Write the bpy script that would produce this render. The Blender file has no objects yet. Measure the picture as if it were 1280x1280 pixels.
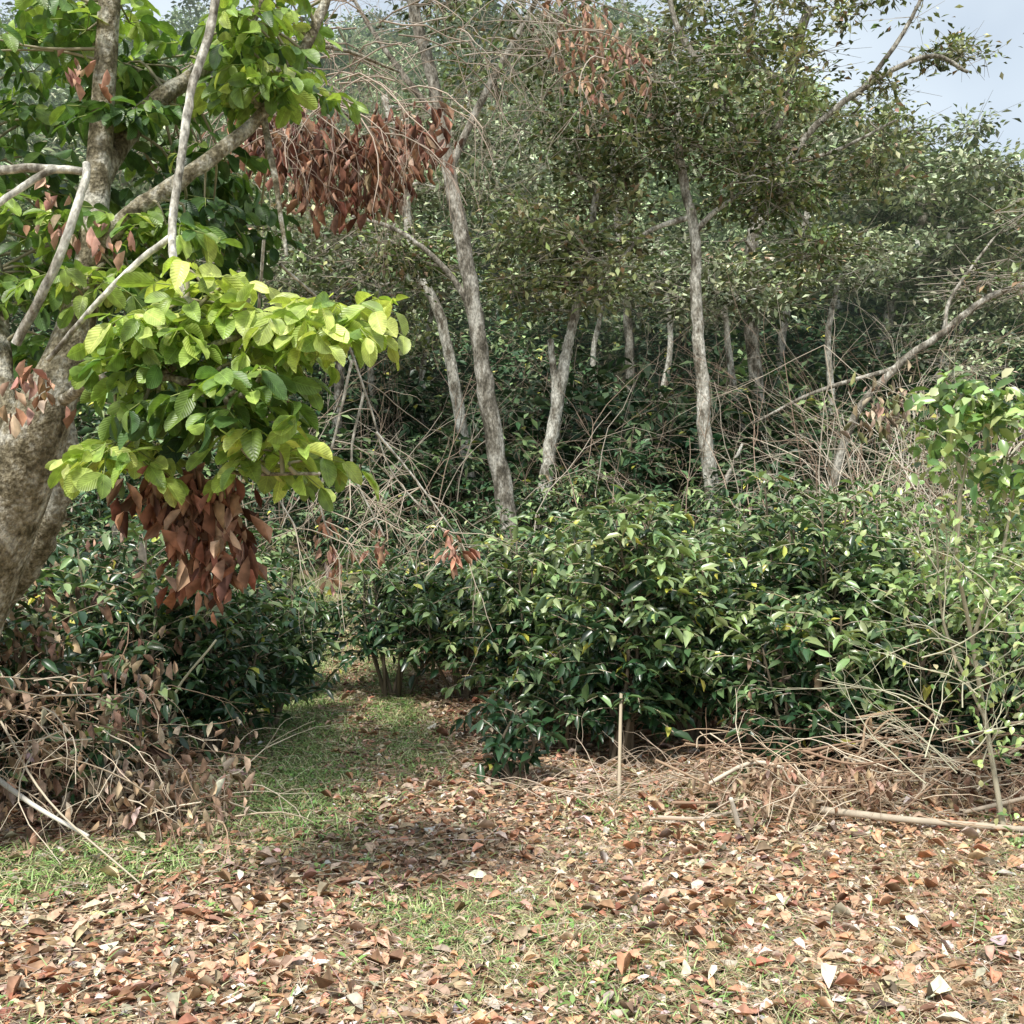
import bpy, math, numpy as np
from mathutils import Vector
rng = np.random.default_rng(7)
R_ = rng.random
def nrm(a):
    a = np.asarray(a, float)
    return a/(np.linalg.norm(a, axis=-1, keepdims=True)+1e-9)
CAMZ = 1.6
def W(px, py, d):
    """image pixel coordinates + estimated distance -> world position"""
    return np.array([(px-640)/1280*d, d, CAMZ+(640-py)/1280*d])
def smst(a, b, x):
    t = np.clip((x-a)/(b-a), 0, 1); return t*t*(3-2*t)
# ---------------------------------------------------------------- terrain
_hy=[-100,6,9,11,14,17,22,30,45,60,100,160,300,800]
_hz=[0,0,.08,.3,.8,1.35,3.0,6.2,13,20,40,60,85,85]
def height(x, y):
    x=np.asarray(x,float); y=np.asarray(y,float)
    b=np.interp(y,_hy,_hz)
    ratio=x/np.maximum(y,8)
    f=1-0.42*smst(.12,.5,ratio)*smst(20,50,y)
    n=(np.sin(x*.9+1)*np.cos(y*.8)*.03+np.sin(x*2.3+y*1.7)*.015)
    n2=(np.sin(x*.13+2)*np.cos(y*.11)+.5*np.sin(x*.31+y*.23))*smst(20,60,y)*1.5
    side=smst(2.2,5,-x)*smst(3,8,y)*.25
    return b*f+n+n2+side
def pathx(y): return np.interp(y,[3,5,6.5,8,9.5,11,13,16],[-.5,-.9,-1.2,-1.5,-1.75,-1.95,-2.4,-3.4])
def wob(x,y): return .5+.25*np.sin(x*2.7+1.3*np.sin(y*1.9))+.25*np.cos(y*3.1+1.7*np.sin(x*1.3+.5))
def gmask(x,y):
    g1=np.exp(-((x-pathx(y)+.2)/.42)**2)*smst(4.5,5.7,y)*smst(16,13,y)
    g2=np.exp(-((x-pathx(y)-.6)/.24)**2)*smst(5.5,7,y)*.85
    g3=smst(.55,.85,wob(x,y))*(.18+.6*smst(.8,-.6,x)*np.exp(-((y-4.3)/1.0)**2))
    return np.clip(np.maximum(np.maximum(g1,g2),g3),0,1)
# ---------------------------------------------------------------- mesh builder
class MB:
    def __init__(s): s.V=[];s.T=[];s.Q=[];s.C=[];s.U=[];s.MT=[];s.MQ=[];s.n=0
    def add(s,v,t=None,q=None,col=None,luv=None,mat=0):
        v=np.asarray(v,float).reshape(-1,3); k=len(v)
        if k==0: return
        s.V.append(v)
        if t is not None and len(t):
            t=np.asarray(t).reshape(-1,3); s.T.append(t+s.n); s.MT.append(np.full(len(t),mat))
        if q is not None and len(q):
            q=np.asarray(q).reshape(-1,4); s.Q.append(q+s.n); s.MQ.append(np.full(len(q),mat))
        c=np.ones((k,3))*.5 if col is None else np.broadcast_to(np.asarray(col,float),(k,3))
        s.C.append(c); s.U.append(np.zeros((k,3)) if luv is None else luv); s.n+=k
    def freeze(s):
        s.V=[np.concatenate(s.V)];s.C=[np.concatenate(s.C)]
        s.T=[np.concatenate(s.T)] if s.T else [];s.Q=[np.concatenate(s.Q)] if s.Q else []
        s.MT=[np.concatenate(s.MT)] if s.MT else [];s.MQ=[np.concatenate(s.MQ)] if s.MQ else [];return s
    def addmb(s,o,loc,sc,sz,rot,shade):
        v=o.V[0];c,si=math.cos(rot)*sc,math.sin(rot)*sc
        s.V.append(np.stack([v[:,0]*c-v[:,1]*si+loc[0],v[:,0]*si+v[:,1]*c+loc[1],v[:,2]*sz+loc[2]],1).astype(np.float32))
        if o.T: s.T.append(o.T[0]+s.n);s.MT.append(o.MT[0])
        if o.Q: s.Q.append(o.Q[0]+s.n);s.MQ.append(o.MQ[0])
        s.C.append((o.C[0]*shade).astype(np.float32));s.U=None;s.n+=len(v)
    def build(s,name,mats,loc=(0,0,0),smooth=True):
        V=np.concatenate(s.V); C=np.concatenate(s.C)
        T=np.concatenate(s.T) if s.T else np.zeros((0,3),int)
        Q=np.concatenate(s.Q) if s.Q else np.zeros((0,4),int)
        M=np.concatenate(s.MT+s.MQ)
        me=bpy.data.meshes.new(name+"_mesh")
        me.vertices.add(len(V)); me.vertices.foreach_set("co",V.astype(np.float32).ravel())
        lv=np.concatenate([T.ravel(),Q.ravel()]).astype(np.int32)
        me.loops.add(len(lv)); me.loops.foreach_set("vertex_index",lv)
        ls=np.concatenate([np.arange(len(T))*3,len(T)*3+np.arange(len(Q))*4]).astype(np.int32)
        me.polygons.add(len(ls)); me.polygons.foreach_set("loop_start",ls)
        me.polygons.foreach_set("material_index",M.astype(np.int32))
        if smooth: me.polygons.foreach_set("use_smooth",np.ones(len(ls),bool))
        me.update(calc_edges=True)
        a=me.attributes.new("Col","FLOAT_COLOR","POINT")
        a.data.foreach_set("color",np.concatenate([C,np.ones((len(C),1))],1).astype(np.float32).ravel())
        if s.U is not None and M_inga in mats:
            a=me.attributes.new("luv","FLOAT_VECTOR","POINT")
            a.data.foreach_set("vector",np.concatenate(s.U).astype(np.float32).ravel())
        for m in mats: me.materials.append(m)
        ob=bpy.data.objects.new(name,me); ob.location=loc
        bpy.context.scene.collection.objects.link(ob)
        return ob
def mk_leaf(st, fold=.12, droop=.2, wav=0):
    V=[(0,0,0)]; 
    for i,(u,h) in enumerate(st):
        z=-droop*u*u
        w=wav*(1 if i%2 else -1)
        V+= [(u,-h,z+fold*h*2+w),(u,0,z),(u,h,z+fold*h*2-w*.7)]
    V.append((1,0,-droop)); n=len(st); T=[(0,2,1),(0,3,2)]; Q=[]
    for i in range(n-1):
        a=1+3*i; b=a+3
        Q+=[(a,a+1,b+1,b),(a+1,a+2,b+2,b+1)]
    a=1+3*(n-1); e=len(V)-1
    T+=[(a,a+1,e),(a+1,a+2,e)]
    return np.array(V,float),np.array(T),np.array(Q).reshape(-1,4)
LEAF=mk_leaf([(.28,.40),(.62,.44)],.14,.22)
LEAFB=mk_leaf([(.1,.22),(.3,.43),(.55,.52),(.8,.44),(.94,.24)],.12,.25,.012)
DRY1=mk_leaf([(.25,.38),(.6,.45)],.5,-.25,.05)
DRY2=mk_leaf([(.25,.36),(.6,.42)],-.35,.35,.06)
DRY3=mk_leaf([(.15,.28),(.4,.48),(.7,.42),(.9,.2)],.18,.12,.035)
DRY4=mk_leaf([(.15,.28),(.4,.48),(.7,.42),(.9,.2)],-.4,-.1,.04)
_v=np.array([(0,0,0),(.5,-.5,.07),(1,0,-.1),(.5,.5,.07)]);LEAF2=(_v,np.array([(0,2,1),(0,3,2)]),np.zeros((0,4),int))
_v=np.array([(0,-.5,0),(0,.5,0),(.4,-.4,0),(.4,.4,0),(.75,-.25,-.12),(.75,.25,-.12),(1,0,-.35)])
BLADE=(_v,np.array([(4,5,6)]),np.array([(0,1,3,2),(2,3,5,4)]))
def inst(mb,tp,P,D,N,L,Wd,col,mat=0,curl=1.0):
    P=np.asarray(P,float); n=len(P)
    if n==0: return
    D=nrm(D); A=nrm(np.cross(D,N)); U=np.cross(A,D)
    L=np.broadcast_to(L,(n,)); Wd=np.broadcast_to(Wd,(n,)); cu=np.broadcast_to(curl,(n,))
    v,t,q=tp
    X=P[:,None]+D[:,None]*(v[None,:,0]*L[:,None])[...,None]+A[:,None]*(v[None,:,1]*Wd[:,None])[...,None]+U[:,None]*(v[None,:,2]*(L*cu)[:,None])[...,None]
    k=len(v); off=(np.arange(n)*k)[:,None,None]
    tt=(t[None]+off).reshape(-1,3) if len(t) else None
    qq=(q[None]+off).reshape(-1,4) if len(q) else None
    c=np.repeat(np.broadcast_to(col,(n,3)),k,0)
    mb.add(X.reshape(-1,3),tt,qq,c,np.tile(np.column_stack([v[:,0],v[:,1],np.zeros(k)]),(n,1)),mat)
def segs(mb,P0,P1,r0,r1,col,mat=0,sides=4):
    P0=np.asarray(P0,float).reshape(-1,3);P1=np.asarray(P1,float).reshape(-1,3);n=len(P0)
    if n==0:return
    r0=np.broadcast_to(r0,(n,));r1=np.broadcast_to(r1,(n,))
    D=nrm(P1-P0); ref=np.where(np.abs(D[:,2:3])>.9,np.array([[1.,0,0]]),np.array([[0,0,1.]]))
    A=nrm(np.cross(D,ref));B=np.cross(D,A)
    an=np.arange(sides)/sides*2*np.pi
    ring=A[:,None]*np.cos(an)[None,:,None]+B[:,None]*np.sin(an)[None,:,None]
    X=np.concatenate([P0[:,None]+ring*r0[:,None,None],P1[:,None]+ring*r1[:,None,None]],1)
    q=np.array([(i,(i+1)%sides,sides+(i+1)%sides,sides+i) for i in range(sides)])
    qq=(q[None]+(np.arange(n)*2*sides)[:,None,None]).reshape(-1,4)
    mb.add(X.reshape(-1,3),None,qq,np.repeat(np.broadcast_to(col,(n,3)),2*sides,0),None,mat)
def smooth(p,n=5):
    p=np.asarray(p,float)
    if len(p)<3:
        t=np.linspace(0,1,n+1)[:,None]; return p[0]*(1-t)+p[-1]*t
    q=np.vstack([2*p[0]-p[1],p,2*p[-1]-p[-2]]);out=[]
    for i in range(1,len(q)-2):
        for t in np.arange(n)/n:
            a,b,c,d=q[i-1],q[i],q[i+1],q[i+2]
            out.append(.5*((2*b)+(-a+c)*t+(2*a-5*b+4*c-d)*t*t+(-a+3*b-3*c+d)*t**3))
    out.append(p[-1]);return np.array(out)
def tube(mb,p,r,col=(.3,.27,.22),mat=0,sides=6,rough=0.0):
    p=np.asarray(p,float);m=len(p);r=np.broadcast_to(r,(m,))
    T=nrm(np.gradient(p,axis=0));a=nrm(np.cross(T[0],[.3,.9,.1]))
    an=np.arange(sides)/sides*2*np.pi;X=[]
    for i in range(m):
        a=nrm(a-T[i]*np.dot(a,T[i]));b=np.cross(T[i],a)
        rr=r[i]*(1+rough*rng.normal(size=sides)) if rough else r[i]*np.ones(sides)
        X.append(p[i]+(a[None]*np.cos(an)[:,None]+b[None]*np.sin(an)[:,None])*rr[:,None])
    q=[(i*sides+j,i*sides+(j+1)%sides,(i+1)*sides+(j+1)%sides,(i+1)*sides+j) for i in range(m-1) for j in range(sides)]
    tip=len(X)*sides
    V=np.vstack([np.concatenate(X),p[-1:]+T[-1:]*r[-1]*.5])
    t=[((m-1)*sides+j,(m-1)*sides+(j+1)%sides,tip) for j in range(sides)]
    mb.add(V,t,q,np.broadcast_to(col,(len(V),3)),None,mat)
# ---------------------------------------------------------------- materials
def newmat(n):
    m=bpy.data.materials.new(n);m.use_nodes=True;nt=m.node_tree
    for x in list(nt.nodes): nt.nodes.remove(x)
    try: m.cycles.emission_sampling='NONE'
    except Exception as ex: print("es",ex)
    o=nt.nodes.new("ShaderNodeOutputMaterial");return m,nt,o
def nd(nt,t,**k):
    x=nt.nodes.new(t)
    for a,b in k.items(): setattr(x,a,b)
    return x
def haze_glow(nt,L,p,geo):
    # misty distance painted as faint surface emission, growing up the valley (world position)
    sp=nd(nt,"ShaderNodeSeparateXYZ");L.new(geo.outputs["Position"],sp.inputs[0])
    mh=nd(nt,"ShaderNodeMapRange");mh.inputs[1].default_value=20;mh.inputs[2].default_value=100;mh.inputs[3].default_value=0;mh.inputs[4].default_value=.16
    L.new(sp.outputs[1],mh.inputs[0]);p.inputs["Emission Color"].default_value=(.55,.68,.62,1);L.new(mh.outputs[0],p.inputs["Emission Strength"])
def leafmat(name,rough=.42,trans=.3,spec=.4,veins=False,tint=(1.15,1.25,.55),hz=False,noise=True):
    m,nt,o=newmat(name);L=nt.links
    at=nd(nt,"ShaderNodeAttribute",attribute_name="Col")
    geo=nd(nt,"ShaderNodeNewGeometry");val=None
    if noise:
        nz=nd(nt,"ShaderNodeTexNoise");nz.inputs["Scale"].default_value=35;nz.inputs["Detail"].default_value=1
        L.new(geo.outputs["Position"],nz.inputs["Vector"])
        mr=nd(nt,"ShaderNodeMapRange");mr.inputs[1].default_value=.3;mr.inputs[2].default_value=.7;mr.inputs[3].default_value=.72;mr.inputs[4].default_value=1.28
        L.new(nz.outputs[0],mr.inputs[0]);val=mr.outputs[0]
    if veins:
        lv=nd(nt,"ShaderNodeAttribute",attribute_name="luv");sp=nd(nt,"ShaderNodeSeparateXYZ");L.new(lv.outputs["Vector"],sp.inputs[0])
        ab=nd(nt,"ShaderNodeMath",operation="ABSOLUTE");L.new(sp.outputs[1],ab.inputs[0])
        m1=nd(nt,"ShaderNodeMath",operation="MULTIPLY");m1.inputs[1].default_value=.7;L.new(ab.outputs[0],m1.inputs[0])
        m2=nd(nt,"ShaderNodeMath",operation="SUBTRACT");L.new(sp.outputs[0],m2.inputs[0]);L.new(m1.outputs[0],m2.inputs[1])
        m3=nd(nt,"ShaderNodeMath",operation="MULTIPLY");m3.inputs[1].default_value=62;L.new(m2.outputs[0],m3.inputs[0])
        m4=nd(nt,"ShaderNodeMath",operation="SINE");L.new(m3.outputs[0],m4.inputs[0])
        m5=nd(nt,"ShaderNodeMapRange");m5.inputs[1].default_value=.75;m5.inputs[2].default_value=1;m5.inputs[3].default_value=0;m5.inputs[4].default_value=.22;L.new(m4.outputs[0],m5.inputs[0])
        m6=nd(nt,"ShaderNodeMapRange");m6.inputs[1].default_value=.03;m6.inputs[2].default_value=0;m6.inputs[3].default_value=0;m6.inputs[4].default_value=.6;L.new(ab.outputs[0],m6.inputs[0])
        m7=nd(nt,"ShaderNodeMath",operation="MAXIMUM");L.new(m5.outputs[0],m7.inputs[0]);L.new(m6.outputs[0],m7.inputs[1])
        m8=nd(nt,"ShaderNodeMath",operation="ADD");L.new(m7.outputs[0],m8.inputs[0]);L.new(mr.outputs[0],m8.inputs[1]);val=m8.outputs[0]
        bp=nd(nt,"ShaderNodeBump");bp.inputs["Strength"].default_value=.22;bp.inputs["Distance"].default_value=.004;L.new(m4.outputs[0],bp.inputs["Height"])
    vm=nd(nt,"ShaderNodeVectorMath",operation="SCALE");L.new(at.outputs["Color"],vm.inputs[0])
    if val is not None: L.new(val,vm.inputs["Scale"])
    else: vm.inputs["Scale"].default_value=1
    p=nd(nt,"ShaderNodeBsdfPrincipled");p.inputs["Roughness"].default_value=rough;p.inputs["Specular IOR Level"].default_value=spec
    L.new(vm.outputs[0],p.inputs["Base Color"])
    if hz: haze_glow(nt,L,p,geo)
    if veins: L.new(bp.outputs[0],p.inputs["Normal"])
    if trans>0:
        tr=nd(nt,"ShaderNodeBsdfTranslucent");vt=nd(nt,"ShaderNodeVectorMath",operation="MULTIPLY");vt.inputs[1].default_value=tint
        L.new(vm.outputs[0],vt.inputs[0]);L.new(vt.outputs[0],tr.inputs["Color"])
        mx=nd(nt,"ShaderNodeMixShader");mx.inputs[0].default_value=trans;L.new(p.outputs[0],mx.inputs[1]);L.new(tr.outputs[0],mx.inputs[2]);L.new(mx.outputs[0],o.inputs[0])
    else: L.new(p.outputs[0],o.inputs[0])
    return m
def barkmat(name,c1,c2,c3,scale=6,zs=.5):
    m,nt,o=newmat(name);L=nt.links
    geo=nd(nt,"ShaderNodeNewGeometry");mp=nd(nt,"ShaderNodeMapping");mp.inputs["Scale"].default_value=(1,1,zs);L.new(geo.outputs["Position"],mp.inputs[0])
    n1=nd(nt,"ShaderNodeTexNoise");n1.inputs["Scale"].default_value=scale;n1.inputs["Detail"].default_value=5;n1.inputs["Roughness"].default_value=.7;L.new(mp.outputs[0],n1.inputs["Vector"])
    n2=nd(nt,"ShaderNodeTexNoise");n2.inputs["Scale"].default_value=scale*6;n2.inputs["Detail"].default_value=4;L.new(mp.outputs[0],n2.inputs["Vector"])
    cr=nd(nt,"ShaderNodeValToRGB");e=cr.color_ramp.elements;e[0].position=.38;e[0].color=(*c1,1);e[1].position=.6;e[1].color=(*c3,1);x=e.new(.48);x.color=(*c2,1)
    L.new(n1.outputs[0],cr.inputs[0])
    mr=nd(nt,"ShaderNodeMapRange");mr.inputs[1].default_value=.3;mr.inputs[2].default_value=.7;mr.inputs[3].default_value=.45;mr.inputs[4].default_value=1.4;L.new(n2.outputs[0],mr.inputs[0])
    vm=nd(nt,"ShaderNodeVectorMath",operation="SCALE");L.new(cr.outputs[0],vm.inputs[0]);L.new(mr.outputs[0],vm.inputs["Scale"])
    p=nd(nt,"ShaderNodeBsdfPrincipled");p.inputs["Roughness"].default_value=.9;p.inputs["Specular IOR Level"].default_value=.15;L.new(vm.outputs[0],p.inputs["Base Color"])
    haze_glow(nt,L,p,geo)
    bp=nd(nt,"ShaderNodeBump");bp.inputs["Strength"].default_value=.8;bp.inputs["Distance"].default_value=.02
    L.new(n2.outputs[0],bp.inputs["Height"]);L.new(bp.outputs[0],p.inputs["Normal"]);L.new(p.outputs[0],o.inputs[0]);return m
M_coffee=leafmat("coffee_leaf",.3,.18,.7,noise=False)
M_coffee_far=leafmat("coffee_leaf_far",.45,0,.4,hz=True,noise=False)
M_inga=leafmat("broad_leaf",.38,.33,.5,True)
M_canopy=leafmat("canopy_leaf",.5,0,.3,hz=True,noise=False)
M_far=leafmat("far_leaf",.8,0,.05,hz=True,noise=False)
M_dry=leafmat("dry_leaf",.75,0,.15)
M_grass=leafmat("grass_blade",.6,0,.2,noise=False)
M_twig=leafmat("twig_bark",.85,0,.1,noise=False)
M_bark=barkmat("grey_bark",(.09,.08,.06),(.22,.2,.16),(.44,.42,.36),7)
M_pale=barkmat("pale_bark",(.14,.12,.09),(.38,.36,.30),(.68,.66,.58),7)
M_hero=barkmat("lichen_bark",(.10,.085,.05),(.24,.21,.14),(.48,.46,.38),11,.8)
def ground_mat():
    m,nt,o=newmat("forest_floor");L=nt.links
    geo=nd(nt,"ShaderNodeNewGeometry")
    def noise(s,d=4,r=.6):
        n=nd(nt,"ShaderNodeTexNoise");n.inputs["Scale"].default_value=s;n.inputs["Detail"].default_value=d;n.inputs["Roughness"].default_value=r;L.new(geo.outputs["Position"],n.inputs["Vector"]);return n
    a=noise(12,5,.75);cr=nd(nt,"ShaderNodeValToRGB");e=cr.color_ramp.elements
    e[0].position=.35;e[0].color=(.12,.085,.055,1);e[1].position=.68;e[1].color=(.5,.39,.28,1);x=e.new(.5);x.color=(.29,.21,.135,1);L.new(a.outputs[0],cr.inputs[0])
    at=nd(nt,"ShaderNodeAttribute",attribute_name="Col");sc=nd(nt,"ShaderNodeSeparateColor");L.new(at.outputs["Color"],sc.inputs[0])
    mx=nd(nt,"ShaderNodeMix",data_type="RGBA");L.new(sc.outputs[0],mx.inputs[0]);L.new(cr.outputs[0],mx.inputs[6]);mx.inputs[7].default_value=(.16,.18,.08,1)
    sp=nd(nt,"ShaderNodeSeparateXYZ");L.new(geo.outputs["Position"],sp.inputs[0])
    fy=nd(nt,"ShaderNodeMapRange");fy.inputs[1].default_value=9;fy.inputs[2].default_value=20;fy.inputs[4].default_value=.9;L.new(sp.outputs[1],fy.inputs[0])
    c=noise(1.2,5,.7);cc=nd(nt,"ShaderNodeValToRGB");e=cc.color_ramp.elements;e[0].position=.42;e[0].color=(.055,.075,.03,1);e[1].position=.68;e[1].color=(.27,.21,.13,1);L.new(c.outputs[0],cc.inputs[0])
    m2=nd(nt,"ShaderNodeMix",data_type="RGBA");L.new(fy.outputs[0],m2.inputs[0]);L.new(mx.outputs[2],m2.inputs[6]);L.new(cc.outputs[0],m2.inputs[7])
    p=nd(nt,"ShaderNodeBsdfPrincipled");p.inputs["Roughness"].default_value=.95;p.inputs["Specular IOR Level"].default_value=.1;L.new(m2.outputs[2],p.inputs["Base Color"])
    haze_glow(nt,L,p,geo)
    bp=nd(nt,"ShaderNodeBump");bp.inputs["Strength"].default_value=.8;bp.inputs["Distance"].default_value=.03;L.new(a.outputs[0],bp.inputs["Height"]);L.new(bp.outputs[0],p.inputs["Normal"])
    L.new(p.outputs[0],o.inputs[0]);return m
M_ground=ground_mat()
def cvar(c,n,s=.18,h=.08):
    c=np.asarray(c,float);return np.clip(c[None]*(1+rng.normal(size=(n,1))*s)*(1+rng.normal(size=(n,3))*h),.005,.9)
def pal(cols,w,n,s=.15,h=.06):
    cols=np.array(cols);w=np.array(w[:len(cols)],float);i=rng.choice(len(cols),n,p=w/w.sum());return np.clip(cols[i]*(1+rng.normal(size=(n,1))*s)*(1+rng.normal(size=(n,3))*h),.005,.9)
# ---------------------------------------------------------------- ground
xs=np.concatenate([np.linspace(-400,-30,30)[:-1],np.linspace(-30,-8,40)[:-1],np.linspace(-8,8,130),np.linspace(8,30,40)[1:],np.linspace(30,400,30)[1:]])
ys=np.concatenate([np.linspace(-60,0,15)[:-1],np.linspace(0,14,120)[:-1],np.linspace(14,60,80)[:-1],np.linspace(60,700,60)])
X,Y=np.meshgrid(xs,ys);Z=height(X,Y);nx=len(xs)
i,j=np.meshgrid(np.arange(nx-1),np.arange(len(ys)-1));a=(j*nx+i).ravel()
g=MB();g.add(np.stack([X,Y,Z],-1).reshape(-1,3),None,np.stack([a,a+1,a+nx+1,a+nx],1),np.repeat(gmask(X,Y).reshape(-1,1),3,1));g.build("ground",[M_ground])
# ---------------------------------------------------------------- leaf litter
LC=[(.47,.27,.165),(.53,.38,.26),(.29,.175,.11),(.60,.49,.38),(.38,.19,.12),(.48,.40,.25),(.16,.115,.085),(.68,.61,.53)]
LW=[.24,.27,.15,.15,.09,.06,.06,.05]
mb=MB()
def scatter(n,y0,y1,pw=1.0,xr=.56,xm=.7):
    y=y0+(y1-y0)*R_(n)**pw; x=(R_(n)*2-1)*(xr*y+xm);return x,y
for tp,n in ((DRY1,15000),(DRY2,10000),(DRY3,26000),(DRY4,17000)):
    x,y=scatter(n,2.0,11,1.0)
    pale=smst(.3,1.6,x-.35*y+.4)*smst(4.4,3.2,y)
    k=R_(n)>np.clip(gmask(x,y)*.9+(1-wob(x*1.6+1,y*1.4))*.4+pale*.4,0,.96);x=x[k];y=y[k];n=len(x)
    an=R_(n)*6.283;tilt=rng.normal(size=n)*.18
    D=np.stack([np.cos(an),np.sin(an),tilt],1);N=np.stack([rng.normal(size=n)*.28,rng.normal(size=n)*.28,np.ones(n)],1)
    L=np.clip(.05*np.exp(rng.normal(0,.36,n)),.02,.105)
    P=np.stack([x,y,height(x,y)+.004+R_(n)*.02],1)
    inst(mb,tp,P,D,N,L,L*(.35+.3*R_(n)),pal(LC,LW,n,.24),0,.35+.75*R_(n))
n=110000;x,y=scatter(n,1.8,12,.9);k=R_(n)>gmask(x,y)*.7;x=x[k];y=y[k];n=len(x);an=R_(n)*6.283
inst(mb,LEAF2,np.stack([x,y,height(x,y)+.004+R_(n)*.015],1),np.stack([np.cos(an),np.sin(an),rng.normal(size=n)*.3],1),np.stack([rng.normal(size=n)*.5,rng.normal(size=n)*.5,np.ones(n)],1),.012+.03*R_(n),.006+.014*R_(n),pal(LC,LW,n,.3),0,1)
n=20000;x,y=scatter(n,1.8,11,.9);an=R_(n)*6.283;l=.05+.18*R_(n)**2
P=np.stack([x,y,height(x,y)+.012+.025*R_(n)],1);D=np.stack([np.cos(an)*l,np.sin(an)*l,rng.normal(size=n)*.015],1)
segs(mb,P,P+D,.0016,.001,pal([(.55,.43,.3),(.3,.21,.13),(.66,.56,.43)],[1,1,.8],n),0,3)
mb.build("leaf_litter",[M_dry])
# ---------------------------------------------------------------- grass
GC=[(.22,.33,.1),(.32,.42,.16),(.56,.53,.3),(.13,.21,.06)]
mb=MB();n=380000
x,y=scatter(n,1.8,13,.95)
k=R_(n)<(gmask(x,y)*.95+.04);x=x[k];y=y[k];n=len(x)
an=R_(n)*6.283;D=np.stack([np.cos(an)*.75,np.sin(an)*.75,.35+.7*R_(n)],1)
N=np.stack([-np.cos(an),-np.sin(an),np.ones(n)],1)+rng.normal(size=(n,3))*.2
L=.03+.075*R_(n)**1.6
inst(mb,BLADE,np.stack([x,y,height(x,y)],1),D,N,L,.004+.004*R_(n),pal(GC,[.36,.28,.22,.14],n,.2),0,1.3)
n=5500;x,y=scatter(n,2.6,12,1.0);k=R_(n)<gmask(x,y)*.9+.05;x=x[k];y=y[k]
for a,b in zip(x,y):
    m=rng.integers(5,10);an=R_(m)*6.283
    inst(mb,LEAF,np.array([[a,b,float(height(a,b))+.01]])+rng.normal(size=(m,3))*[.03,.03,.01],np.stack([np.cos(an),np.sin(an),.3+.5*R_(m)],1),np.array([[0,0,1.]]*m),.02+.03*R_(m),.012+.012*R_(m),cvar((.2,.32,.1),m),0,1)
mb.build("grass",[M_grass])
mb=MB();n=30000;x=-.4+R_(n)*3.8+rng.normal(size=n)*.4;y=2.4+R_(n)**1.1*2.6
k=(R_(n)<.2+.8*smst(.4,.7,wob(x*1.3+3,y*1.2)));x=x[k];y=y[k];n=len(x);an=R_(n)*6.283
inst(mb,BLADE,np.stack([x,y,height(x,y)+.01],1),np.stack([np.cos(an),np.sin(an),.1+.4*R_(n)],1),np.array([[0,0,1.]]*n),.05+.1*R_(n),.0022,pal([(.62,.5,.33),(.45,.33,.2),(.35,.36,.16)],[1,.6,.25],n),0,.8)
mb.build("dry_grass",[M_grass])
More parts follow.
